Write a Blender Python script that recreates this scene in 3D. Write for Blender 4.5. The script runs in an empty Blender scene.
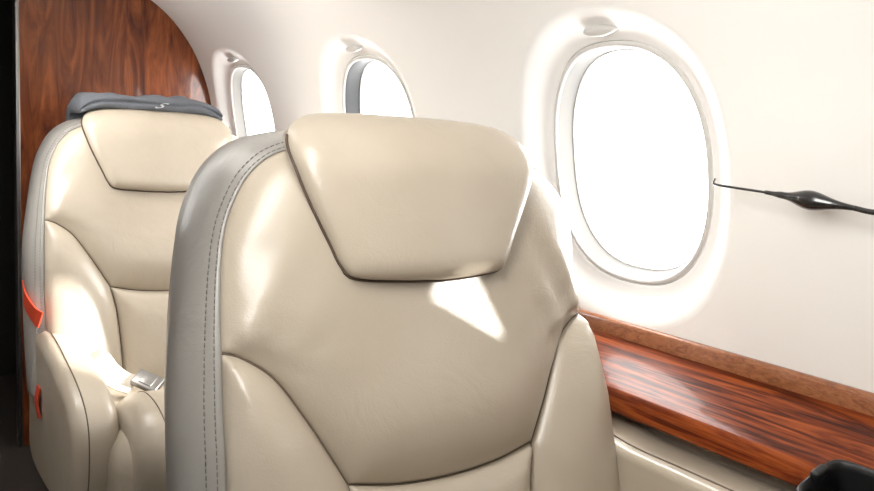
import bpy, math, random
import numpy as np
from mathutils import Vector, Matrix, noise as mnoise
from mathutils.geometry import delaunay_2d_cdt
random.seed(4)
C = 1.05
scn = bpy.context.scene
scn.view_settings.view_transform = 'Standard'
scn.view_settings.exposure = 0.24

# ---------------------------------------------------------------- materials
def new_mat(name):
    m = bpy.data.materials.new(name); m.use_nodes = True
    nt = m.node_tree
    return m, nt, nt.nodes['Principled BSDF']

def simple(name, col, rough=0.5, metal=0.0, coat=0.0, spec=None, noise=0.0, nscale=60):
    m, nt, b = new_mat(name)
    b.inputs['Base Color'].default_value = (*col, 1)
    b.inputs['Roughness'].default_value = rough
    b.inputs['Metallic'].default_value = metal
    b.inputs['Coat Weight'].default_value = coat
    if noise > 0:
        tc = nt.nodes.new('ShaderNodeTexCoord'); n = nt.nodes.new('ShaderNodeTexNoise')
        n.inputs['Scale'].default_value = nscale
        bp = nt.nodes.new('ShaderNodeBump'); bp.inputs['Strength'].default_value = noise
        bp.inputs['Distance'].default_value = 0.002
        nt.links.new(tc.outputs['Object'], n.inputs['Vector'])
        nt.links.new(n.outputs['Fac'], bp.inputs['Height'])
        nt.links.new(bp.outputs['Normal'], b.inputs['Normal'])
    return m

def leather(name, c1, c2, rough=0.36):
    m, nt, b = new_mat(name)
    N = nt.nodes; L = nt.links
    tc = N.new('ShaderNodeTexCoord')
    big = N.new('ShaderNodeTexNoise'); big.inputs['Scale'].default_value = 5; big.inputs['Detail'].default_value = 4
    cr = N.new('ShaderNodeValToRGB')
    cr.color_ramp.elements[0].position = 0.3; cr.color_ramp.elements[1].position = 0.7
    cr.color_ramp.elements[0].color = (*c1, 1); cr.color_ramp.elements[1].color = (*c2, 1)
    L.new(tc.outputs['Object'], big.inputs['Vector']); L.new(big.outputs['Fac'], cr.inputs['Fac'])
    L.new(cr.outputs['Color'], b.inputs['Base Color'])
    vo = N.new('ShaderNodeTexVoronoi'); vo.inputs['Scale'].default_value = 480
    L.new(tc.outputs['Object'], vo.inputs['Vector'])
    b1 = N.new('ShaderNodeBump'); b1.inputs['Strength'].default_value = 0.15; b1.inputs['Distance'].default_value = 0.001
    L.new(vo.outputs['Distance'], b1.inputs['Height'])
    wr = N.new('ShaderNodeTexNoise'); wr.inputs['Scale'].default_value = 12; wr.inputs['Detail'].default_value = 3
    wr.inputs['Distortion'].default_value = 1.3
    L.new(tc.outputs['Object'], wr.inputs['Vector'])
    b2 = N.new('ShaderNodeBump'); b2.inputs['Strength'].default_value = 0.24; b2.inputs['Distance'].default_value = 0.008
    L.new(wr.outputs['Fac'], b2.inputs['Height']); L.new(b1.outputs['Normal'], b2.inputs['Normal'])
    L.new(b2.outputs['Normal'], b.inputs['Normal'])
    b.inputs['Roughness'].default_value = rough
    b.inputs['Coat Weight'].default_value = 0.35; b.inputs['Coat Roughness'].default_value = 0.25
    return m

def wood(name, scale, dark, mid, light, rough=0.25, coat=0.7, dist=1.5, lo=.34, hi=.68, crough=.06, spec=.5):
    m, nt, b = new_mat(name); N = nt.nodes; L = nt.links
    tc = N.new('ShaderNodeTexCoord'); mp = N.new('ShaderNodeMapping')
    mp.inputs['Scale'].default_value = scale
    L.new(tc.outputs['Object'], mp.inputs['Vector'])
    n = N.new('ShaderNodeTexNoise'); n.inputs['Scale'].default_value = 1.0
    n.inputs['Detail'].default_value = 8; n.inputs['Roughness'].default_value = 0.6; n.inputs['Distortion'].default_value = dist
    L.new(mp.outputs['Vector'], n.inputs['Vector'])
    cr = N.new('ShaderNodeValToRGB'); e = cr.color_ramp.elements
    e[0].position = lo; e[0].color = (*dark, 1); e[1].position = hi; e[1].color = (*light, 1)
    k = e.new(0.5); k.color = (*mid, 1)
    L.new(n.outputs['Fac'], cr.inputs['Fac'])
    L.new(cr.outputs['Color'], b.inputs['Base Color'])
    b.inputs['Roughness'].default_value = rough
    b.inputs['Specular IOR Level'].default_value = spec
    b.inputs['Coat Weight'].default_value = coat; b.inputs['Coat Roughness'].default_value = crough
    return m

M_leather = leather('cream_leather', (0.44, 0.378, 0.295), (0.51, 0.446, 0.358), 0.33)
M_leather_shaded = leather('grey_cream_leather', (0.285, 0.272, 0.253), (0.345, 0.33, 0.305), 0.32)  # same cream leather, with the side panel's shade put into the colour
M_pipe = simple('brown_piping', (0.08, 0.052, 0.035), 0.5, noise=0.2)
M_seam = simple('soft_brown_seam', (0.14, 0.105, 0.075), 0.5, noise=0.2)
M_stitch = simple('stitch_thread', (0.16, 0.145, 0.13), 0.7, noise=0.2)
M_wall = simple('warm_white_wall', (0.94, 0.925, 0.893), 0.55, noise=0.05, nscale=300)
M_ceil = simple('ceiling_white', (0.94, 0.925, 0.893), 0.6, noise=0.05, nscale=300)
M_surround = simple('window_surround_white', (0.94, 0.93, 0.91), 0.5, noise=0.03)
M_frame = simple('window_frame_white', (0.60, 0.585, 0.56), 0.4, noise=0.03)
M_reveal = simple('window_reveal_grey', (0.13, 0.125, 0.117), 0.6, noise=0.03)  # recess shade put into the colour as grey
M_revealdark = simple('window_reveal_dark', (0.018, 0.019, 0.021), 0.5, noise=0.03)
M_gasket = simple('window_gasket', (0.55, 0.535, 0.51), 0.5, noise=0.05)
M_wood = wood('ledge_wood', (50, 3.0, 50), (0.035, 0.005, 0.0018), (0.17, 0.030, 0.0065), (0.36, 0.085, 0.018), .30, .10, crough=.04, lo=.37, hi=.66, spec=.12, dist=2.2)
M_trimwood = wood('trim_wood', (160, 60, 160), (0.20, 0.062, 0.022), (0.31, 0.105, 0.036), (0.40, 0.15, 0.056), 0.3, 0.4)
M_bulk = wood('bulkhead_wood', (15, 15, 2.6), (0.05, 0.010, 0.003), (0.155, 0.038, 0.0105), (0.30, 0.085, 0.024), 0.28, 0.4, 2.8, .30, .72, spec=.3)
M_carpet = simple('dark_carpet', (0.035, 0.026, 0.02), 0.95, noise=1.0, nscale=400)
M_dark = simple('dark_compartment', (0.015, 0.013, 0.012), 0.8, noise=0.2)
M_black = simple('black_plastic', (0.008, 0.008, 0.009), 0.22, coat=0.5, noise=0.02)
M_blackmatte = simple('black_matte_plastic', (0.010, 0.010, 0.011), 0.45, noise=0.05)
M_metal = simple('brushed_metal', (0.30, 0.29, 0.28), 0.35, metal=1.0, noise=0.05)
M_belt = simple('belt_webbing', (0.70, 0.65, 0.56), 0.7, noise=0.8, nscale=500)
M_orange = simple('orange_webbing', (0.52, 0.045, 0.010), 0.6, noise=0.6, nscale=500)
M_blanket = simple('grey_fleece', (0.115, 0.122, 0.137), 0.95, noise=1.0, nscale=180)
M_mark = simple('white_print', (0.55, 0.55, 0.55), 0.7, noise=0.1)
M_panel = simple('lower_panel_beige', (0.6, 0.53, 0.43), 0.5, noise=0.2)

# ---------------------------------------------------------------- helpers
def mesh_obj(name, verts, faces, mat, parent=None, smooth=True, sharp=None):
    me = bpy.data.meshes.new(name)
    me.from_pydata([tuple(v) for v in verts], [], faces)
    me.update()
    if smooth:
        me.polygons.foreach_set('use_smooth', [True]*len(me.polygons))
        if sharp: me.set_sharp_from_angle(angle=math.radians(sharp))
    me.materials.append(mat)
    o = bpy.data.objects.new(name, me)
    scn.collection.objects.link(o)
    if parent: o.parent = parent
    return o

def cr_open(pts, sp=0.006):
    P = [np.array(p, float) for p in pts]
    P = [2*P[0]-P[1]] + P + [2*P[-1]-P[-2]]
    out = []
    for i in range(1, len(P)-2):
        for t in np.linspace(0, 1, 24, endpoint=False):
            a, b, c, d = P[i-1], P[i], P[i+1], P[i+2]
            out.append(0.5*((2*b)+(-a+c)*t+(2*a-5*b+4*c-d)*t*t+(-a+3*b-3*c+d)*t**3))
    out.append(P[-2])
    out = np.array(out)
    s = np.r_[0, np.cumsum(np.linalg.norm(np.diff(out, axis=0), axis=1))]
    n = max(2, int(round(s[-1]/sp)))
    q = np.linspace(0, s[-1], n+1)
    return np.stack([np.interp(q, s, out[:, k]) for k in range(out.shape[1])], 1)

def cr_closed(pts, sp=.012):
    P = [np.array(p, float) for p in pts]; n = len(P); out = []
    for i in range(n):
        a, b, c, d = P[i-1], P[i], P[(i+1) % n], P[(i+2) % n]
        for t in np.linspace(0, 1, 16, endpoint=False):
            out.append(0.5*((2*b)+(-a+c)*t+(2*a-5*b+4*c-d)*t*t+(-a+3*b-3*c+d)*t**3))
    out.append(out[0]); out = np.array(out)
    s = np.r_[0, np.cumsum(np.linalg.norm(np.diff(out, axis=0), axis=1))]
    m = max(8, int(round(s[-1]/sp))); q = np.linspace(0, s[-1], m, endpoint=False)
    return np.stack([np.interp(q, s, out[:, k]) for k in range(2)], 1)

def join_poly(*parts):
    out = []
    for p in parts:
        for v in p:
            if not out or np.linalg.norm(out[-1]-v) > 1e-5: out.append(np.array(v))
    if np.linalg.norm(out[0]-out[-1]) < 1e-5: out.pop()
    return np.array(out)

def ccw(poly):
    a = 0.5*np.sum(poly[:, 0]*np.roll(poly[:, 1], -1)-np.roll(poly[:, 0], -1)*poly[:, 1])
    return poly if a > 0 else poly[::-1].copy()

def inside(pts, poly):
    x, y = pts[:, 0], pts[:, 1]
    res = np.zeros(len(pts), bool)
    n = len(poly)
    for i in range(n):
        x1, y1 = poly[i]; x2, y2 = poly[(i+1) % n]
        if y1 == y2: continue
        c = ((y1 > y) != (y2 > y)) & (x < (x2-x1)*(y-y1)/(y2-y1)+x1)
        res ^= c
    return res

def dist(pts, poly):
    d = np.full(len(pts), 1e9)
    n = len(poly)
    for i in range(n):
        a = poly[i]; b = poly[(i+1) % n]; ab = b-a
        t = np.clip(((pts-a)@ab)/(ab@ab+1e-12), 0, 1)
        q = a+t[:, None]*ab
        d = np.minimum(d, np.linalg.norm(pts-q, axis=1))
    return d

def puff(d, r, H, p):
    t = np.clip(d/r, 0, 1)
    return H*np.power(np.clip(1-(1-t)**p, 0, 1), 1/p)

def pillow(name, poly, r, H, mapf, skirt, mat, parent=None, g=0.009, p=2.0):
    poly = ccw(poly); n = len(poly)
    lo, hi = poly.min(0), poly.max(0)
    gx, gy = np.meshgrid(np.arange(lo[0], hi[0], g), np.arange(lo[1], hi[1], g))
    grid = np.stack([gx.ravel(), gy.ravel()], 1)
    grid[:, 0] += np.random.RandomState(1).uniform(-.0005, .0005, len(grid))
    grid = grid[inside(grid, poly)]
    grid = grid[dist(grid, poly) > 0.0125]
    tang = np.roll(poly, -1, 0)-np.roll(poly, 1, 0)
    tang /= np.linalg.norm(tang, axis=1)[:, None]+1e-12
    nin = np.stack([-tang[:, 1], tang[:, 0]], 1)
    rings = []
    for dlt in (0.0012, 0.0035, 0.0075):
        q = poly+nin*dlt
        ok = inside(q, poly)
        q = q[ok]; q = q[dist(q, poly) > 0.85*dlt]
        rings.append(q)
    allp = np.vstack([poly]+rings+[grid])
    res = delaunay_2d_cdt([Vector(v) for v in allp], [(i, (i+1) % n) for i in range(n)], [], 0, 1e-7)
    V = np.array([tuple(v) for v in res[0]])
    F = np.array([tuple(f) for f in res[2]])
    cen = V[F].mean(1)
    F = F[inside(cen, poly)]
    a = V[F[:, 1]]-V[F[:, 0]]; b = V[F[:, 2]]-V[F[:, 0]]
    cr = a[:, 0]*b[:, 1]-a[:, 1]*b[:, 0]
    F[cr < 0] = F[cr < 0][:, ::-1]
    h = puff(dist(V, poly), r, H, p)
    verts = [mapf(V[i, 0], V[i, 1], h[i]) for i in range(len(V))]
    faces = [tuple(int(k) for k in f) for f in F]
    base = len(verts)
    for i in range(n): verts.append(mapf(poly[i, 0], poly[i, 1], 0.0))
    for i in range(n): verts.append(mapf(poly[i, 0], poly[i, 1], -(skirt(poly[i, 0], poly[i, 1]) if callable(skirt) else skirt)))
    for i in range(n):
        j = (i+1) % n
        faces.append((base+i, base+n+i, base+n+j, base+j))
    return mesh_obj(name, verts, faces, mat, parent)

def tube(name, pts, rad, mat, parent=None, seg=8, closed=False, radii=None):
    pts = [Vector(p) for p in pts]; n = len(pts)
    verts, faces = [], []
    up = None
    for i, p in enumerate(pts):
        if closed: t = pts[(i+1) % n]-pts[i-1]
        else: t = pts[min(i+1, n-1)]-pts[max(i-1, 0)]
        t.normalize()
        if up is None:
            up = Vector((0, 0, 1)) if abs(t.z) < .9 else Vector((1, 0, 0))
        u = (up-t*up.dot(t)).normalized(); up = u
        w = t.cross(u)
        rr = radii[i] if radii else rad
        for k in range(seg):
            a = 2*math.pi*k/seg
            verts.append(p+(u*math.cos(a)+w*math.sin(a))*rr)
    m = n if closed else n-1
    for i in range(m):
        for k in range(seg):
            a = i*seg+k; b = i*seg+(k+1) % seg
            c = ((i+1) % n)*seg+(k+1) % seg; d = ((i+1) % n)*seg+k
            faces.append((a, d, c, b)[::-1])
    if not closed:
        faces.append(tuple(range(seg))[::-1]); faces.append(tuple((n-1)*seg+k for k in range(seg)))
    return mesh_obj(name, verts, faces, mat, parent)

def dashes(name, pts, dash, gap, rad, mat, parent):
    pts = np.array(pts); s = np.r_[0, np.cumsum(np.linalg.norm(np.diff(pts, axis=0), axis=1))]
    verts, faces = [], []
    q = 0
    while q+dash < s[-1]:
        A = Vector([np.interp(q, s, pts[:, k]) for k in range(3)])
        B_ = Vector([np.interp(q+dash, s, pts[:, k]) for k in range(3)])
        t = (B_-A).normalized(); u = t.orthogonal().normalized(); w = t.cross(u); b0 = len(verts)
        for P_ in (A, B_):
            for k in range(5):
                a = 2*math.pi*k/5; verts.append(P_+(u*math.cos(a)+w*math.sin(a))*rad)
        for k in range(5):
            faces.append((b0+k, b0+(k+1) % 5, b0+5+(k+1) % 5, b0+5+k))
        faces.append(tuple(b0+k for k in range(5))[::-1]); faces.append(tuple(b0+5+k for k in range(5)))
        q += dash+gap
    return mesh_obj(name, verts, faces, mat, parent)

def loft(name, rings, mat, parent=None, closed=True, cap=(False, False), flip=False, sharp=None):
    n = len(rings[0]); verts = [v for r in rings for v in r]; faces = []
    m = n if closed else n-1
    for i in range(len(rings)-1):
        for k in range(m):
            a = i*n+k; b = i*n+(k+1) % n
            f = (a, b, b+n, a+n)
            faces.append(f[::-1] if flip else f)
    if cap[0]: f = tuple(range(n)); faces.append(f if flip else f[::-1])
    if cap[1]: f = tuple((len(rings)-1)*n+k for k in range(n)); faces.append(f[::-1] if flip else f)
    return mesh_obj(name, verts, faces, mat, parent, sharp=sharp)

def extrude_profile(name, prof, axis, lo, hi, mat, parent=None, bevel=0.01, seg=4):
    prof = ccw(np.array(prof, float)); n = len(prof)
    def P(a, b, c):
        return {'x': (c, a, b), 'y': (a, c, b), 'z': (a, b, c)}[axis]
    verts = [P(a, b, lo) for a, b in prof]+[P(a, b, hi) for a, b in prof]
    faces = [tuple(range(n)), tuple(range(n, 2*n))[::-1]]
    for i in range(n):
        j = (i+1) % n; faces.append((i, n+i, n+j, j))
    o = mesh_obj(name, verts, faces, mat, parent)
    import bmesh
    bm = bmesh.new(); bm.from_mesh(o.data)
    bmesh.ops.recalc_face_normals(bm, faces=bm.faces)
    bm.to_mesh(o.data); bm.free()
    if bevel > 0:
        md = o.modifiers.new('b', 'BEVEL'); md.width = bevel; md.segments = seg; md.limit_method = 'ANGLE'; md.angle_limit = math.radians(35)
    o.data.polygons.foreach_set('use_smooth', [True]*len(o.data.polygons))
    if bevel == 0: o.data.set_sharp_from_angle(angle=math.radians(60))
    return o

def box(name, lo, hi, mat, parent=None, bevel=0.0):
    return extrude_profile(name, [(lo[0], lo[1]), (hi[0], lo[1]), (hi[0], hi[1]), (lo[0], hi[1])], 'z', lo[2], hi[2], mat, parent, bevel, 3)

def structure(o, label=None):
    o['kind'] = 'structure'
    if label: o['label'] = label
    return o

def empty(name, loc):
    e = bpy.data.objects.new(name, None); e.location = loc; e.empty_display_size = 0.1
    scn.collection.objects.link(e); return e

# ---------------------------------------------------------------- cabin shell
XC = 0.05
profR = [(0.97, -1.05), (1.02, -0.8), (1.04, -0.55), (1.032, -0.29), (1.015, -0.12), (0.995, 0.02), (0.965, 0.14),
         (0.905, 0.26), (0.80, 0.365), (0.62, 0.45), (0.35, 0.50), (XC, 0.515)]
PR = cr_open(profR, 0.02)
PS = np.r_[0, np.cumsum(np.linalg.norm(np.diff(PR, axis=0), axis=1))]
def prof(s):
    return np.array([np.interp(s, PS, PR[:, 0]), np.interp(s, PS, PR[:, 1])])
def prof_n(s):
    t = prof(s+0.02)-prof(s-0.02); t /= np.linalg.norm(t); return np.array([t[1], -t[0]])
S_WIN = float(np.interp(-0.034, PR[:, 1], PS))
S_TOP = float(np.interp(0.44, PR[:, 1], PS))
Y0, Y1 = -1.3, 3.5
def wallpt(y, s, dep, side):
    p = prof(s)+prof_n(s)*dep
    x = p[0] if side > 0 else 2*XC-p[0]
    return (x, y, p[1]+C)
LEAN = 0.07
def sup(a, b, n=72, e=2.45):
    out = []
    for k in range(n):
        t = 2*math.pi*k/n; c, s = math.cos(t), math.sin(t)
        q = b*math.copysign(abs(s)**(2/e), s)
        out.append((a*math.copysign(abs(c)**(2/e), c)+LEAN*q, q))
    return out
HA, HB = 0.226, 0.262
def wall_side(name, side, wins):
    pts = []; edges = []
    bd = []
    for y in np.arange(Y0, Y1+1e-6, 0.06): bd.append((y, 0))
    for s in np.arange(0.03, S_TOP, 0.03): bd.append((Y1, s))
    for y in np.arange(Y1, Y0-1e-6, -0.06): bd.append((y, S_TOP))
    for s in np.arange(0.03, S_TOP, 0.03)[::-1]: bd.append((Y0, s))
    pts += bd; edges += [(i, (i+1) % len(bd)) for i in range(len(bd))]
    def fe(y, s, w, k):
        wy, ws = w; q = s-ws; p = y-wy-LEAN*q
        return (abs(p)/(HA*k))**2.45+(abs(q)/(HB*k))**2.45
    for wy, ws in wins:
        b0 = len(pts); rr = sup(HA, HB)
        pts += [(wy+a, ws+b) for a, b in rr]
        edges += [(b0+i, b0+(i+1) % len(rr)) for i in range(len(rr))]
        for k in (1.03, 1.08): pts += [(wy+a*k, ws+b*k) for a, b in rr]
    for y in np.arange(Y0+.03, Y1-.01, 0.03):
        for s in np.arange(0.03, S_TOP-.01, 0.022):
            if all(fe(y, s, w, 1.1) > 1 for w in wins):
                pts.append((y+random.uniform(-.001, .001), s))
    res = delaunay_2d_cdt([Vector(p) for p in pts], edges, [], 0, 1e-7)
    V = [tuple(v) for v in res[0]]; F = []
    for f in res[2]:
        cy = sum(V[i][0] for i in f)/3; cs = sum(V[i][1] for i in f)/3
        if any(fe(cy, cs, w, 1.0) < 0.995 for w in wins): continue
        F.append(tuple(f))
    o = mesh_obj(name, [wallpt(y, s, 0, side) for y, s in V], F, M_wall)
    import bmesh
    bm = bmesh.new(); bm.from_mesh(o.data)
    for f in bm.faces:
        f.normal_update()
        if f.normal.x*side > 0: f.normal_flip()
    bm.to_mesh(o.data); bm.free()
    return structure(o, "curved warm white cabin sidewall panel with oval window openings")

WR = [(0.205, S_WIN), (0.899, S_WIN), (1.675, S_WIN+.012), (2.430, S_WIN+.016)]
wall_side('wall_right', 1, WR)
structure(mesh_obj('wall_left', *(lambda ys, sv: ([wallpt(y, s, 0, -1) for y in ys for s in sv],
    [(i*len(sv)+j, i*len(sv)+j+1, (i+1)*len(sv)+j+1, (i+1)*len(sv)+j) for i in range(len(ys)-1) for j in range(len(sv)-1)]))(np.linspace(Y0, Y1, 12), np.linspace(0, S_TOP, 40)), M_wall),
    "curved warm white cabin sidewall panel")

def pane_mat():
    m, nt, b = new_mat('window_pane'); N = nt.nodes; L = nt.links
    tr = N.new('ShaderNodeBsdfTransparent'); tr.inputs['Color'].default_value = (0.97, 0.98, 0.98, 1)
    gl = N.new('ShaderNodeBsdfGlossy'); gl.inputs['Roughness'].default_value = 0.02
    mx = N.new('ShaderNodeMixShader'); mx.inputs[0].default_value = 0.04
    L.new(tr.outputs[0], mx.inputs[1]); L.new(gl.outputs[0], mx.inputs[2])
    L.new(mx.outputs[0], N['Material Output'].inputs['Surface'])
    return m
M_pane = pane_mat()

def make_window(idx, wpos, side, grey=False, sun_mask=None):
    wy, ws = wpos
    def ring_at(a, b, dep):
        return [wallpt(wy+p, ws+q, dep, side) for p, q in sup(a, b)]
    fl = side < 0
    prof_s = []
    for t in np.linspace(0, 1, 18):
        k = t*t*(3-2*t)
        prof_s.append((HA-.056*t, HB-.064*t, .032*k))
    prof_s.append((.169, .197, .0335))
    w = loft(f'window_{idx}', [ring_at(a, b, d) for a, b, d in prof_s], M_surround, None, flip=not fl)
    structure(w, "oval cabin window with moulded white surround, bright daylight outside")
    gk = [(.1695, .1975, .0335), (.1680, .196, .039), (.165, .193, .039)]
    loft('window_gasket', [ring_at(a, b, d) for a, b, d in gk], M_gasket, w, flip=not fl)
    fr = [(.1668, .1948, .042), (.1668, .1948, .032), (.165, .193, .0300), (.162, .190, .0295), (.160, .188, .031), (.158, .186, .034)]
    loft('window_frame', [ring_at(a, b, d) for a, b, d in fr], M_frame, w, flip=not fl)
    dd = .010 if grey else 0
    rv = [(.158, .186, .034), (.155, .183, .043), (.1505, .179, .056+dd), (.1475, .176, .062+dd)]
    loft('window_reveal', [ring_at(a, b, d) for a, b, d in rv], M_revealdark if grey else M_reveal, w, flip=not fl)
    g2 = [(.1480, .1765, .061+dd), (.1465, .175, .061+dd), (.1460, .1745, .068+dd)]
    loft('window_seal', [ring_at(a, b, d) for a, b, d in g2], M_gasket, w, flip=not fl)
    rg = ring_at(.152, .181, .066+dd)
    mesh_obj('window_pane', rg, [tuple(range(len(rg)))], M_pane, w, smooth=False)
    if sun_mask is not None:
        # added unseen shade, with side and top masks, to trim the sun patch
        rg = [wallpt(wy+p, ws+min(q, sun_mask-1.5*p), .054, side) for p, q in sup(.155, .184, 144)]
        mesh_obj('window_shade', rg, [tuple(range(len(rg)))], M_surround, w, smooth=False)
        rg = [wallpt(wy+max(p, .046), ws+q, .0545, side) for p, q in sup(.155, .184, 144)]
        mesh_obj('window_curtain', rg, [tuple(range(len(rg)))], M_surround, w, smooth=False)
        rg = [wallpt(wy+p, ws+max(q, .168-.5*p), .055, side) for p, q in sup(.155, .186, 144)]
        mesh_obj('window_valance', rg, [tuple(range(len(rg)))], M_surround, w, smooth=False)
    c = Vector(wallpt(wy+.02, ws+.217, .018, side)); nn = prof_n(ws+.21); nv = Vector((-nn[0]*side, 0, -nn[1]))
    u = Vector((0, 1, 0)); v = nv.cross(u)
    rings = []
    for k, d in ((1.0, -.008), (1.0, .004), (.92, .007), (.7, .009), (.2, .0095)):
        rings.append([c+u*(.032*k*math.cos(2*math.pi*i/28))+v*(.009*k*math.sin(2*math.pi*i/28))+nv*d for i in range(28)])
    loft('shade_handle', rings, M_frame, w, cap=(False, True), flip=False)
    return w
i = 1
for wp in (WR[1], WR[2], WR[3], WR[0]):
    make_window(i, wp, 1, grey=(i == 2), sun_mask=(.1155 if i == 4 else None)); i += 1

ss = np.linspace(S_TOP, PS[-1], 14)
sec = [prof(s) for s in ss]; sec = sec+[np.array([2*XC-p[0], p[1]]) for p in sec[::-1][1:]]
rings = [[(p[0], y, p[1]+C) for p in sec] for y in np.linspace(Y0, Y1, 12)]
structure(loft('ceiling', rings, M_ceil, closed=False), "curved white cabin ceiling")
structure(box('floor', (2*XC-1.0, Y0, -0.03), (1.0, Y1, 0.0), M_carpet), "dark brown carpeted cabin floor")
structure(box('wall_front', (-.98, Y0-.03, 0), (1.08, Y0, 1.6), M_wall), "plain white forward cabin wall")
structure(box('wall_back', (-.98, Y1, 0), (1.08, Y1+.03, 1.6), M_dark), "dark wall of the aft compartment")
def bulkhead(name, side):
    pts = [(0.400, 0.0)]
    outer = [(prof(s)[0]+.004, prof(s)[1]+C) for s in np.arange(0, PS[-1], 0.02) if prof(s)[0] > 0.41]
    pts += outer+[(0.400, outer[-1][1])]
    if side < 0: pts = [(2*XC-a, b) for a, b in pts]
    return extrude_profile(name, pts, 'y', 2.70, 2.73, M_bulk, None, 0)
structure(bulkhead('wall_bulkhead', 1), "glossy reddish brown wooden bulkhead with curved edge")
structure(bulkhead('wall_partition', -1), "glossy reddish brown wooden bulkhead with curved edge")
structure(box('trim_1', (0.390, 2.69, 0.0), (0.401, 2.74, 1.545), M_metal, None, .002), "pale metal edge trim of the wooden bulkhead")

# ---------------------------------------------------------------- side ledge
ledge = empty('side_ledge', (0.9, 1.35, 0.67))
ledge['label'] = "glossy reddish brown wooden side ledge running along the sidewall"
ledge['category'] = 'ledge'
def child_world(o, parent):
    o.parent = parent; o.matrix_parent_inverse = Matrix.Translation(-Vector(parent.location)); return o
pf = [(1.028, C-.309), (1.018, C-.311), (0.96, C-.328), (0.895, C-.345), (0.884, C-.349), (0.880, C-.354), (0.878, C-.378), (0.881, C-.381), (1.030, C-.381)]
ltop = extrude_profile('ledge_top', pf, 'y', -.6, 2.68, M_wood, None, .003, 3)
pf = [(1.030, C-.286), (1.022, C-.286), (1.018, C-.289), (1.015, C-.309), (1.015, C-.316), (1.030, C-.316)]
o = extrude_profile('ledge_backstrip', pf, 'y', -.6, 2.68, M_trimwood, None, .002, 2); child_world(o, ledge)
o['label'] = "lighter speckled brown wood strip"
low = box('wall_lower_right', (0.93, -.6, 0.10), (0.945, 2.68, C-.382), M_panel)
structure(low, "beige padded lower sidewall panel beneath the wooden ledge")

# ---------------------------------------------------------------- cup holder
CHL = (0.866, 0.390, C-.3650)
ch = empty('cup_holder', CHL)
ch.rotation_euler = (0, -math.atan(.262), 0)
ch['label'] = "black plastic cup holder set into the wooden ledge"; ch['category'] = 'cup holder'
def disc_ring(r, z):
    out = []
    for k in range(56):
        t = 2*math.pi*k/56; c, s = math.cos(t), math.sin(t)
        out.append((r*math.copysign(abs(c)**(2/5.5), c), r*math.copysign(abs(s)**(2/5.5), s), z))
    return out
# cut its recess out of the ledge
cutter = loft('tmp_cut', [disc_ring(.0425, -.05), disc_ring(.0425, .06)], M_wood, None, cap=(True, True))
cutter.location = CHL; cutter.rotation_euler = ch.rotation_euler
md = ltop.modifiers.new('cut', 'BOOLEAN'); md.object = cutter; md.operation = 'DIFFERENCE'; md.solver = 'EXACT'
bpy.context.view_layer.update()
newme = bpy.data.meshes.new_from_object(ltop.evaluated_get(bpy.context.evaluated_depsgraph_get()))
ltop.modifiers.clear(); ltop.data = newme; newme.name = 'ledge_top'
newme.set_sharp_from_angle(angle=math.radians(45))
bpy.data.objects.remove(cutter)
child_world(ltop, ledge)
loft('holder_body', [disc_ring(.034, -.030), disc_ring(.039, -.028), disc_ring(.041, .010), disc_ring(.046, .013), disc_ring(.047, .0145), disc_ring(.0462, .0165), disc_ring(.0440, .0172), disc_ring(.0415, .0155), disc_ring(.0395, .008), disc_ring(.037, -.022), disc_ring(.001, -.024)], M_blackmatte, ch, cap=(True, False), sharp=50)
o = box('holder_tab', (-.010, .034, .012), (.014, .045, .024), M_blackmatte, ch, .003)

# ---------------------------------------------------------------- reading light / stalk
st = empty('gooseneck_reading_light', (0.995, 0.36, C-.045))
st['label'] = "thin black stalk reading light mounted along the white sidewall"; st['category'] = 'reading light'
def rel(p, e): return Vector(p)-Vector(e.location)
path = [(.990, .694, C-.036), (.982, .688, C-.043), (.980, .66, C-.045), (.976, .62, C-.0465), (.974, .595, C-.0475)]
tube('light_stem', [rel(p, st) for p in cr_open(path, .004)], .0018, M_black, st)
a = Vector((.974, .604, C-.0470)); b = Vector((.974, .482, C-.0555)); n = 44
radii = []; pts = []
for k in range(n+1):
    t = k/n; pts.append(rel(a.lerp(b, t), st))
    radii.append(.0028+.0085*math.exp(-((t-.50)/.20)**2)+.0022*math.exp(-((t-.70)/.22)**2)+.001*math.exp(-((t-.18)/.06)**2))
tube('light_head', pts, 0, M_black, st, seg=20, radii=radii)
path = [(.974, .486, C-.0552), (.976, .46, C-.058), (.982, .41, C-.056), (.988, .36, C-.045)]
tube('light_arm', [rel(p, st) for p in cr_open(path, .004)], .0034, M_black, st, seg=12)
o = loft('light_mount', [[(dx, .017*math.cos(t), .017*math.sin(t)) for t in np.linspace(0, 2*math.pi, 24, endpoint=False)] for dx in (-.012, .012)], M_black, st, cap=(True, True), flip=True, sharp=40)

# ---------------------------------------------------------------- seat
def Bs(x, z):
    y = -.018+.28*(z-.70)
    k = min(max((z-.72)/.2, 0), 1); y += k*.38*x*x
    y -= .012*math.exp(-((z-.74)/.07)**2)*math.exp(-(x/.16)**2)
    return y
def wx(x, z):
    """outboard shoulder is a little fuller than the aisle-side one"""
    if x <= 0: return x+.003*math.exp(-((z-.99)/.06)**2)*min(1, -x/.2)**2
    return x+.027*math.exp(-((z-.958)/.08)**2)*min(1, x/.2)**2
halfw = [(.270, .44), (.271, .55), (.268, .70), (.259, .815), (.249, .90), (.237, .955), (.212, .998), (.170, 1.024), (.09, 1.037), (0, 1.040)]
side_r = cr_open(halfw, .006)
side_l = side_r[::-1]*np.array([-1, 1])
outline = join_poly(side_r, side_l)
SX, SZ = .259, .815
seam_r = cr_open([(SX, SZ), (.238, .808), (.207, .785), (.180, .745), (.155, .703), (.135, .668)], .006)
seam_b = cr_open([(.135, .668), (.07, .656), (0, .652), (-.07, .656), (-.135, .668)], .006)
iR = int(np.argmin(np.linalg.norm(side_r-np.array([SX, SZ]), axis=1)))
sr = side_r.copy(); sr[iR] = (SX, SZ)
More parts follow.
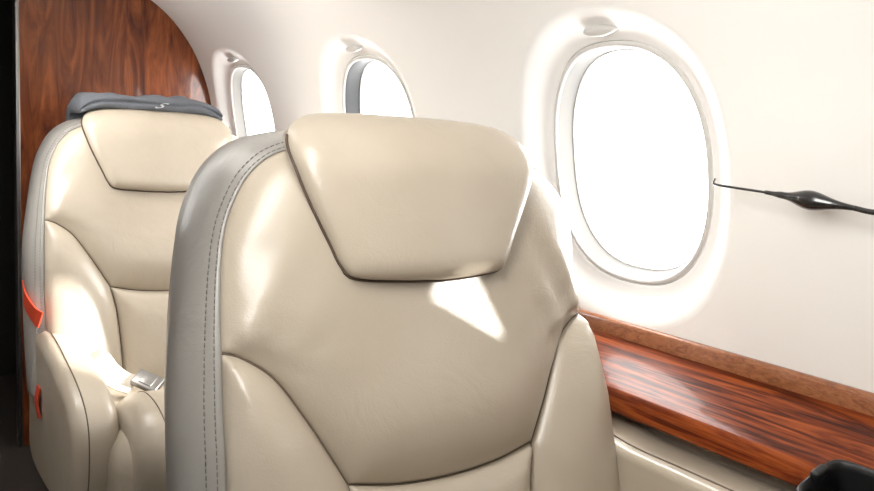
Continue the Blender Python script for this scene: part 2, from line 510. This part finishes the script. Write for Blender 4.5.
up_r = sr[iR:]; dn_r = sr[:iR+1]
mir = lambda a: a[::-1]*np.array([-1, 1])
P1 = join_poly(up_r, mir(up_r), (seam_r*np.array([-1, 1])), seam_b[::-1], seam_r[::-1])
low_seam = cr_open([(.135, .668), (.125, .62), (.120, .55), (.118, .44)], .006)
bot = cr_open([(.118, .44), (.270, .44)], .006)
PBR = join_poly(dn_r, seam_r, low_seam, bot)
PBL = PBR*np.array([-1, 1])
PL = join_poly(seam_b, low_seam*np.array([-1, 1]), cr_open([(-.118, .44), (.118, .44)], .006), low_seam[::-1])

def wr(x, z):
    v = 0
    for sx in (-1, 1):
        a_ = 1.6 if sx > 0 else .6
        dx = (sx*x-.205); dz = z-.87
        v += a_*.0030*math.exp(-(dx/.045)**2-(dz/.06)**2)*math.sin(140*(sx*x*.75+z*.45))
        dx = (sx*x-.22); dz = z-.80
        v += a_*.0026*math.exp(-(dx/.05)**2-(dz/.05)**2)*math.sin(160*(sx*x*.4-z*.8))
    v += .0024*mnoise.noise(Vector((x*9, z*5, 0)))
    return v
def bulge(x, h):
    k = min(max((abs(x)-.14)/.10, 0), 1)
    return math.copysign(k*max(h, 0)*(.55 if x > 0 else .25), x)
def map_back(x, z, h): return (wx(x, z)+bulge(x, h), Bs(x, z)-h-(wr(x, z) if h > .01 else wr(x, z)*h*100), z)
def map_bol(x, z, h):
    return (wx(x, z)+bulge(x, h), Bs(x, z)-h, z)
hr_half = [(0, 1.072), (.08, 1.071), (.135, 1.066), (.164, 1.052), (.175, 1.029), (.167, .995), (.154, .960), (.139, .925), (.129, .902), (.114, .889), (.06, .884), (0, .882)]
hr_r = cr_open(hr_half, .006)
def taper(p):
    k = min(max((1.01-p[1])/.115, 0), 1)
    return np.stack([p[0]*(1-.21*k**1.2), p[1]])
hr_rr = np.array([taper(p) for p in hr_r])
HR = join_poly(hr_rr, hr_r[::-1]*np.array([-1, 1]))
HB0 = .029
def map_head(x, z, h):
    k = max(0, z-1.0)
    q = min(h, 0)
    return (x*(1+q*1.7*min(1, k/.02)), Bs(x, z)-HB0-h+k*k*7.0, z+q*.22*min(1, k/.03))

def build_seat(loc):
    s = empty('cabin_seat', loc)
    tang = np.gradient(outline, axis=0); tang /= np.linalg.norm(tang, axis=1)[:, None]
    nout = np.stack([tang[:, 1], -tang[:, 0]], 1)
    def ef(i):
        x, z = outline[i]
        k = min(max((z-.72)/.26, 0), 1); k = k*k*(3-2*k)
        f = 1-.55*k
        if x > 0: f *= .35+.65*min(max((.10-x)/.10, 0), 1)
        return f
    def shell_pt(i, d, e):
        f = ef(i); ee = e*f if e > 0 else e
        x = outline[i, 0]+nout[i, 0]*ee; z = outline[i, 1]+nout[i, 1]*ee
        return (wx(outline[i, 0], outline[i, 1])-outline[i, 0]+x, Bs(*outline[i])+d, z)
    prof_e = [(0.020, -.012), (0.001, -.001), (-0.002, .001), (-.003, .004), (.001, .010), (.010, .018), (.025, .026), (.05, .032), (.085, .032), (.112, .026), (.13, .015), (.142, -.002), (.149, -.026), (.152, -.06)]
    rings = [[shell_pt(i, d, e) for i in range(len(outline))] for d, e in prof_e]
    loft('seat_shell', rings, M_leather_shaded, s, closed=True, cap=(True, True), flip=False)
    pillow('back_cushion', P1, .080, .030, map_back, .02, M_leather, s, p=1.7)
    pillow('bolster', PBR, .065, .042, map_bol, .02, M_leather, s, p=1.85)
    pillow('bolster', PBL, .065, .042, map_bol, .02, M_leather, s, p=1.85)
    pillow('lumbar_cushion', PL, .06, .030, map_back, .02, M_leather, s)
    pillow('headrest', HR, .030, .024, map_head, lambda x, z: .110 if z > 1.03 else (.03+max(0, z-.93)*.75), M_leather, s, p=2.4)
    pp = [p for p in HR]
    top = int(np.argmin([abs(p[0])+abs(p[1]-1.072)*10 for p in pp])); pp = pp[top:]+pp[:top]
    pp = [p for p in pp if p[1] < 1.042]
    tube('headrest_piping', [Vector(map_head(p[0]*1.006, p[1]-(.001 if p[1] < .9 else 0), .002)) for p in pp], .0017, M_pipe, s)
    sm = join_poly(seam_r, seam_b, seam_r[::-1]*np.array([-1, 1]))
    tube('seam_welt', [Vector((wx(*p), Bs(*p)-.003, p[1])) for p in sm], .0016, M_seam, s, seg=6)
    for xs in (1, -1):
        tube('seam_welt', [Vector((xs*p[0], Bs(p[0], p[1])-.003, p[1])) for p in low_seam], .0014, M_seam, s, seg=6)
    for d, e in ((-.0005, .0088), (.0085, .0172)):
        dashes('stitching', [(lambda q: (q[0]-.0003, q[1], q[2]))(shell_pt(i, d, e)) for i in range(len(outline))], .0045, .0025, .00055, M_stitch, s)
    # seat pan
    fr = cr_open([(-.225, -.02), (-.232, -.2), (-.232, -.42), (-.205, -.49), (-.15, -.52), (0, -.53), (.15, -.52), (.205, -.49), (.232, -.42), (.232, -.2), (.225, -.02)], .012)
    poly = join_poly(fr, cr_open([(.225, -.02), (-.225, -.02)], .012))
    def map_pan(x, y, h):
        return (x, y, .40+h+.12*(-y-.25)*.5-max(0, -y-.44)**2*2.5)
    pillow('seat_cushion', poly, .06, .070, map_pan, .12, M_leather, s, g=.012, p=2.2)
    # thigh bolsters at the sides of the cushion
    prof_c = cr_closed([(-.26, .45), (-.31, .500), (-.38, .528), (-.46, .527), (-.52, .503), (-.545, .455), (-.53, .38), (-.47, .30), (-.28, .34)])
    for xs in (-1, 1):
        x0, x1 = sorted((xs*.206, xs*.045))
        extrude_profile('cushion_bolster', prof_c, 'x', x0, x1, M_leather, s, .048, 8)
        k0 = [p for p in prof_c if p[1] > .40 and p[0] < -.27]
        k0 = sorted(k0, key=lambda p: (math.atan2(p[1]-.42, p[0]+.40)) % (2*math.pi))
        tube('cushion_piping', [Vector((xs*.156, p[0], p[1]+.0004)) for p in k0], .0013, M_seam, s, seg=6)
    # armrests: inboard slopes down to the front, outboard sits higher by the sidewall
    prof_a = [(.04, .572), (-.10, .580), (-.26, .555), (-.36, .528), (-.41, .492), (-.422, .44), (-.41, .36), (-.36, .28), (.02, .26), (.06, .40)]
    pa = cr_closed(prof_a)
    extrude_profile('armrest', pa, 'x', -.292, -.205, M_leather, s, .028, 5)
    prof_b = [(.10, .640), (-.10, .648), (-.34, .646), (-.395, .634), (-.425, .59), (-.43, .50), (-.41, .38), (-.38, .30), (.05, .28), (.10, .40)]
    pb = cr_closed(prof_b)
    extrude_profile('armrest', pb, 'x', .262, .356, M_leather, s, .022, 5)
    for pr, xw, lim in ((pa, -.265, .30), (pb, .285, .32)):
        k0 = [p for p in pr if p[1] > lim and p[0] < .02]
        k0 = sorted(k0, key=lambda p: (math.atan2(p[1]-.42, p[0]+.15)) % (2*math.pi))
        tube('armrest_piping', [Vector((xw, p[0], p[1]+.0006)) for p in k0], .0013, M_seam, s, seg=6)
    box('seat_base', (-.20, -.46, 0.0), (.20, -.02, .10), M_panel, s, .02)
    box('seat_pedestal', (-.20, -.42, .09), (.22, .05, .32), M_leather_shaded, s, .03)
    return s

front = build_seat((.559, .75, 0))
front['label'] = "cream leather cabin seat beside the window, sun patch on its backrest"
front['category'] = 'seat'; front['group'] = 'cream leather cabin seats'
RX, RY = .593, 1.90
rear = front.copy(); scn.collection.objects.link(rear); rear.location = (RX, RY, 0)
for c in list(front.children):
    k = c.copy(); k.parent = rear; scn.collection.objects.link(k)
    if c.name.startswith('armrest') and min(v.co.x for v in c.data.vertices) > .2:
        k.location.x -= .104
rear['label'] = "cream leather cabin seat near the wooden bulkhead, grey blanket on top"

def strap(name, pts, width, thick, wdir, mat, parent):
    pts = [Vector(p) for p in cr_open(pts, .008)]
    wd = Vector(wdir).normalized(); rings = []
    for i, p in enumerate(pts):
        t = (pts[min(i+1, len(pts)-1)]-pts[max(i-1, 0)]).normalized()
        w = (wd-t*wd.dot(t)).normalized(); nn = t.cross(w)
        rings.append([p+w*width/2+nn*thick/2, p-w*width/2+nn*thick/2, p-w*width/2-nn*thick/2, p+w*width/2-nn*thick/2])
    return loft(name, rings, mat, parent, cap=(True, True), flip=True, sharp=40)
b = strap('seat_belt', [(-.222, -.12, .49), (-.210, -.16, .535), (-.195, -.19, .545), (-.180, -.22, .525), (-.165, -.245, .513), (-.145, -.265, .508)], .048, .003, (.5, .8, .6), M_belt, rear)
b['label'] = 'cream webbing seat belt'
b = strap('seat_belt', [(.215, -.05, .46), (.18, -.12, .510), (.10, -.16, .520), (0.04, -.20, .500), (-.02, -.215, .492)], .045, .003, (0, .8, .5), M_belt, rear)
b['label'] = 'cream webbing seat belt'
b = box('belt_buckle', (-.024, -.020, -.006), (.034, .020, .007), M_metal, rear, .003)
b.location = (-.124, -.275, .516); b.rotation_euler = (0.5, .3, -.8); b['label'] = 'metal seat belt buckle'
b2 = box('buckle_release', (-.008, -.013, .007), (.020, .013, .0090), M_metal, rear, .002)
b2.parent = b
b = strap('side_strap', [(-.298, .045, .664), (-.303, .02, .654), (-.303, -.02, .638), (-.297, -.08, .624), (-.290, -.10, .619)], .034, .003, (0, .35, 1), M_orange, rear)
b['label'] = 'orange webbing strap'
b = strap('side_strap', [(-.294, -.10, .475), (-.299, -.10, .445), (-.296, -.11, .41)], .032, .003, (0, 1, 0), M_orange, rear)
b['label'] = 'orange webbing strap'

# blanket
bl = empty('folded_blanket', (RX-.006, RY+.115, 1.067))
bl['label'] = "folded dark grey fleece blanket on top of the cream seat"; bl['category'] = 'blanket'
rings = []
for x in np.linspace(-.168, .164, 60):
    e = min(1, (.164-abs(x+.002)+.006)/.03); e = max(e, 0); e = math.sqrt(max(0, 1-(1-e)**2))
    e = .25+.75*e
    drop = -.020*max(0, (abs(x)-.10)/.075)**2
    top = .036+.004*math.sin(x*31)+.003*math.sin(x*77+1)
    sec = [(-.030, .002), (-.043, .006), (-.045, .013), (-.037, .0175), (-.044, .022), (-.042, .029), (-.032, .034), (-.01, top*.97), (.03, top), (.08, top*.95), (.115, .02), (.125, -.03), (.128, -.09), (.118, -.10), (.110, -.09), (.106, -.03), (.085, -.001), (.03, .002)]
    sec = cr_closed(sec, .003)
    m = 120; s_ = np.linspace(0, len(sec), m, endpoint=False)
    rg = []
    for q in s_:
        i0 = int(q) % len(sec); i1 = (i0+1) % len(sec); f = q-int(q)
        yy = sec[i0][0]*(1-f)+sec[i1][0]*f; zz = sec[i0][1]*(1-f)+sec[i1][1]*f
        if zz > .002: zz = .002+(zz-.002)*e
        v = Vector((x*18, yy*26, zz*34))
        if zz > .004:
            yy += .006*mnoise.noise(v); zz += .005*mnoise.noise(v+Vector((9, 2, 4)))
        rg.append((x, yy, zz+drop))
    rings.append(rg)
loft('blanket_cloth', rings, M_blanket, bl, cap=(True, True))
cu = bpy.data.curves.new('m', 'FONT'); cu.body = 'S'; cu.size = .022; cu.extrude = .0010; cu.align_x = 'CENTER'; cu.shear = .8
to = bpy.data.objects.new('tmp', cu); scn.collection.objects.link(to)
bpy.context.view_layer.update()
me = bpy.data.meshes.new_from_object(to.evaluated_get(bpy.context.evaluated_depsgraph_get()))
bpy.data.objects.remove(to)
me.materials.clear(); me.materials.append(M_mark)
mk = bpy.data.objects.new('printed_mark', me); scn.collection.objects.link(mk); mk.parent = bl
mk.location = (.0, -.0500, .009); mk.rotation_euler = (math.radians(86), 0, math.radians(0)); mk.scale = (1.9, .85, 1)

# ---------------------------------------------------------------- lights
w = bpy.data.worlds.new('World'); scn.world = w; w.use_nodes = True
bg = w.node_tree.nodes['Background']; bg.inputs['Color'].default_value = (1, .985, .965, 1); bg.inputs['Strength'].default_value = 12.0
sd = bpy.data.lights.new('sun', 'SUN'); sd.energy = 10; sd.angle = .03; sd.color = (1, .97, .92)
so = bpy.data.objects.new('sun', sd); scn.collection.objects.link(so)
so.rotation_euler = Vector((-.82, 1, -.57)).to_track_quat('-Z', 'Y').to_euler()
def area(loc, d, sx, sy, e, col=(1, .975, .935)):  # added fill lights that brighten wall and seats, not cabin fittings
    ld = bpy.data.lights.new('ceiling_lamp', 'AREA'); ld.shape = 'RECTANGLE'; ld.size = sx; ld.size_y = sy; ld.energy = e; ld.color = col
    lo = bpy.data.objects.new('ceiling_lamp', ld); lo.location = loc; scn.collection.objects.link(lo)
    lo.rotation_euler = Vector(d).to_track_quat('-Z', 'Y').to_euler()
area((0.10, .1, C+.49), (0, 0, -1), .3, .8, 1.5)
area((0.10, 1.3, C+.49), (0, 0, -1), .3, .8, 1.8)
area((0.30, .5, C+.46), (1, 0, -.45), .12, 1.0, 7)
area((0.30, 1.8, C+.46), (1, 0, -.45), .12, 1.2, 6.5)

# ---------------------------------------------------------------- camera
th, ph, rho = math.radians(36.2), math.radians(7.76), math.radians(3.5)
R = Vector((math.cos(th), -math.sin(th), 0))
F = Vector((math.sin(th)*math.cos(ph), math.cos(th)*math.cos(ph), -math.sin(ph)))
U = R.cross(F)
r2 = R*math.cos(rho)+U*math.sin(rho); u2 = -R*math.sin(rho)+U*math.cos(rho)
cam = bpy.data.cameras.new('camera'); cam.lens = 36*800/874; cam.sensor_width = 36; cam.clip_start = .02
co = bpy.data.objects.new('camera', cam); scn.collection.objects.link(co)
m = Matrix((r2, u2, -F)).transposed().to_4x4(); m.translation = Vector((0, 0, C))
co.matrix_world = m
scn.camera = co
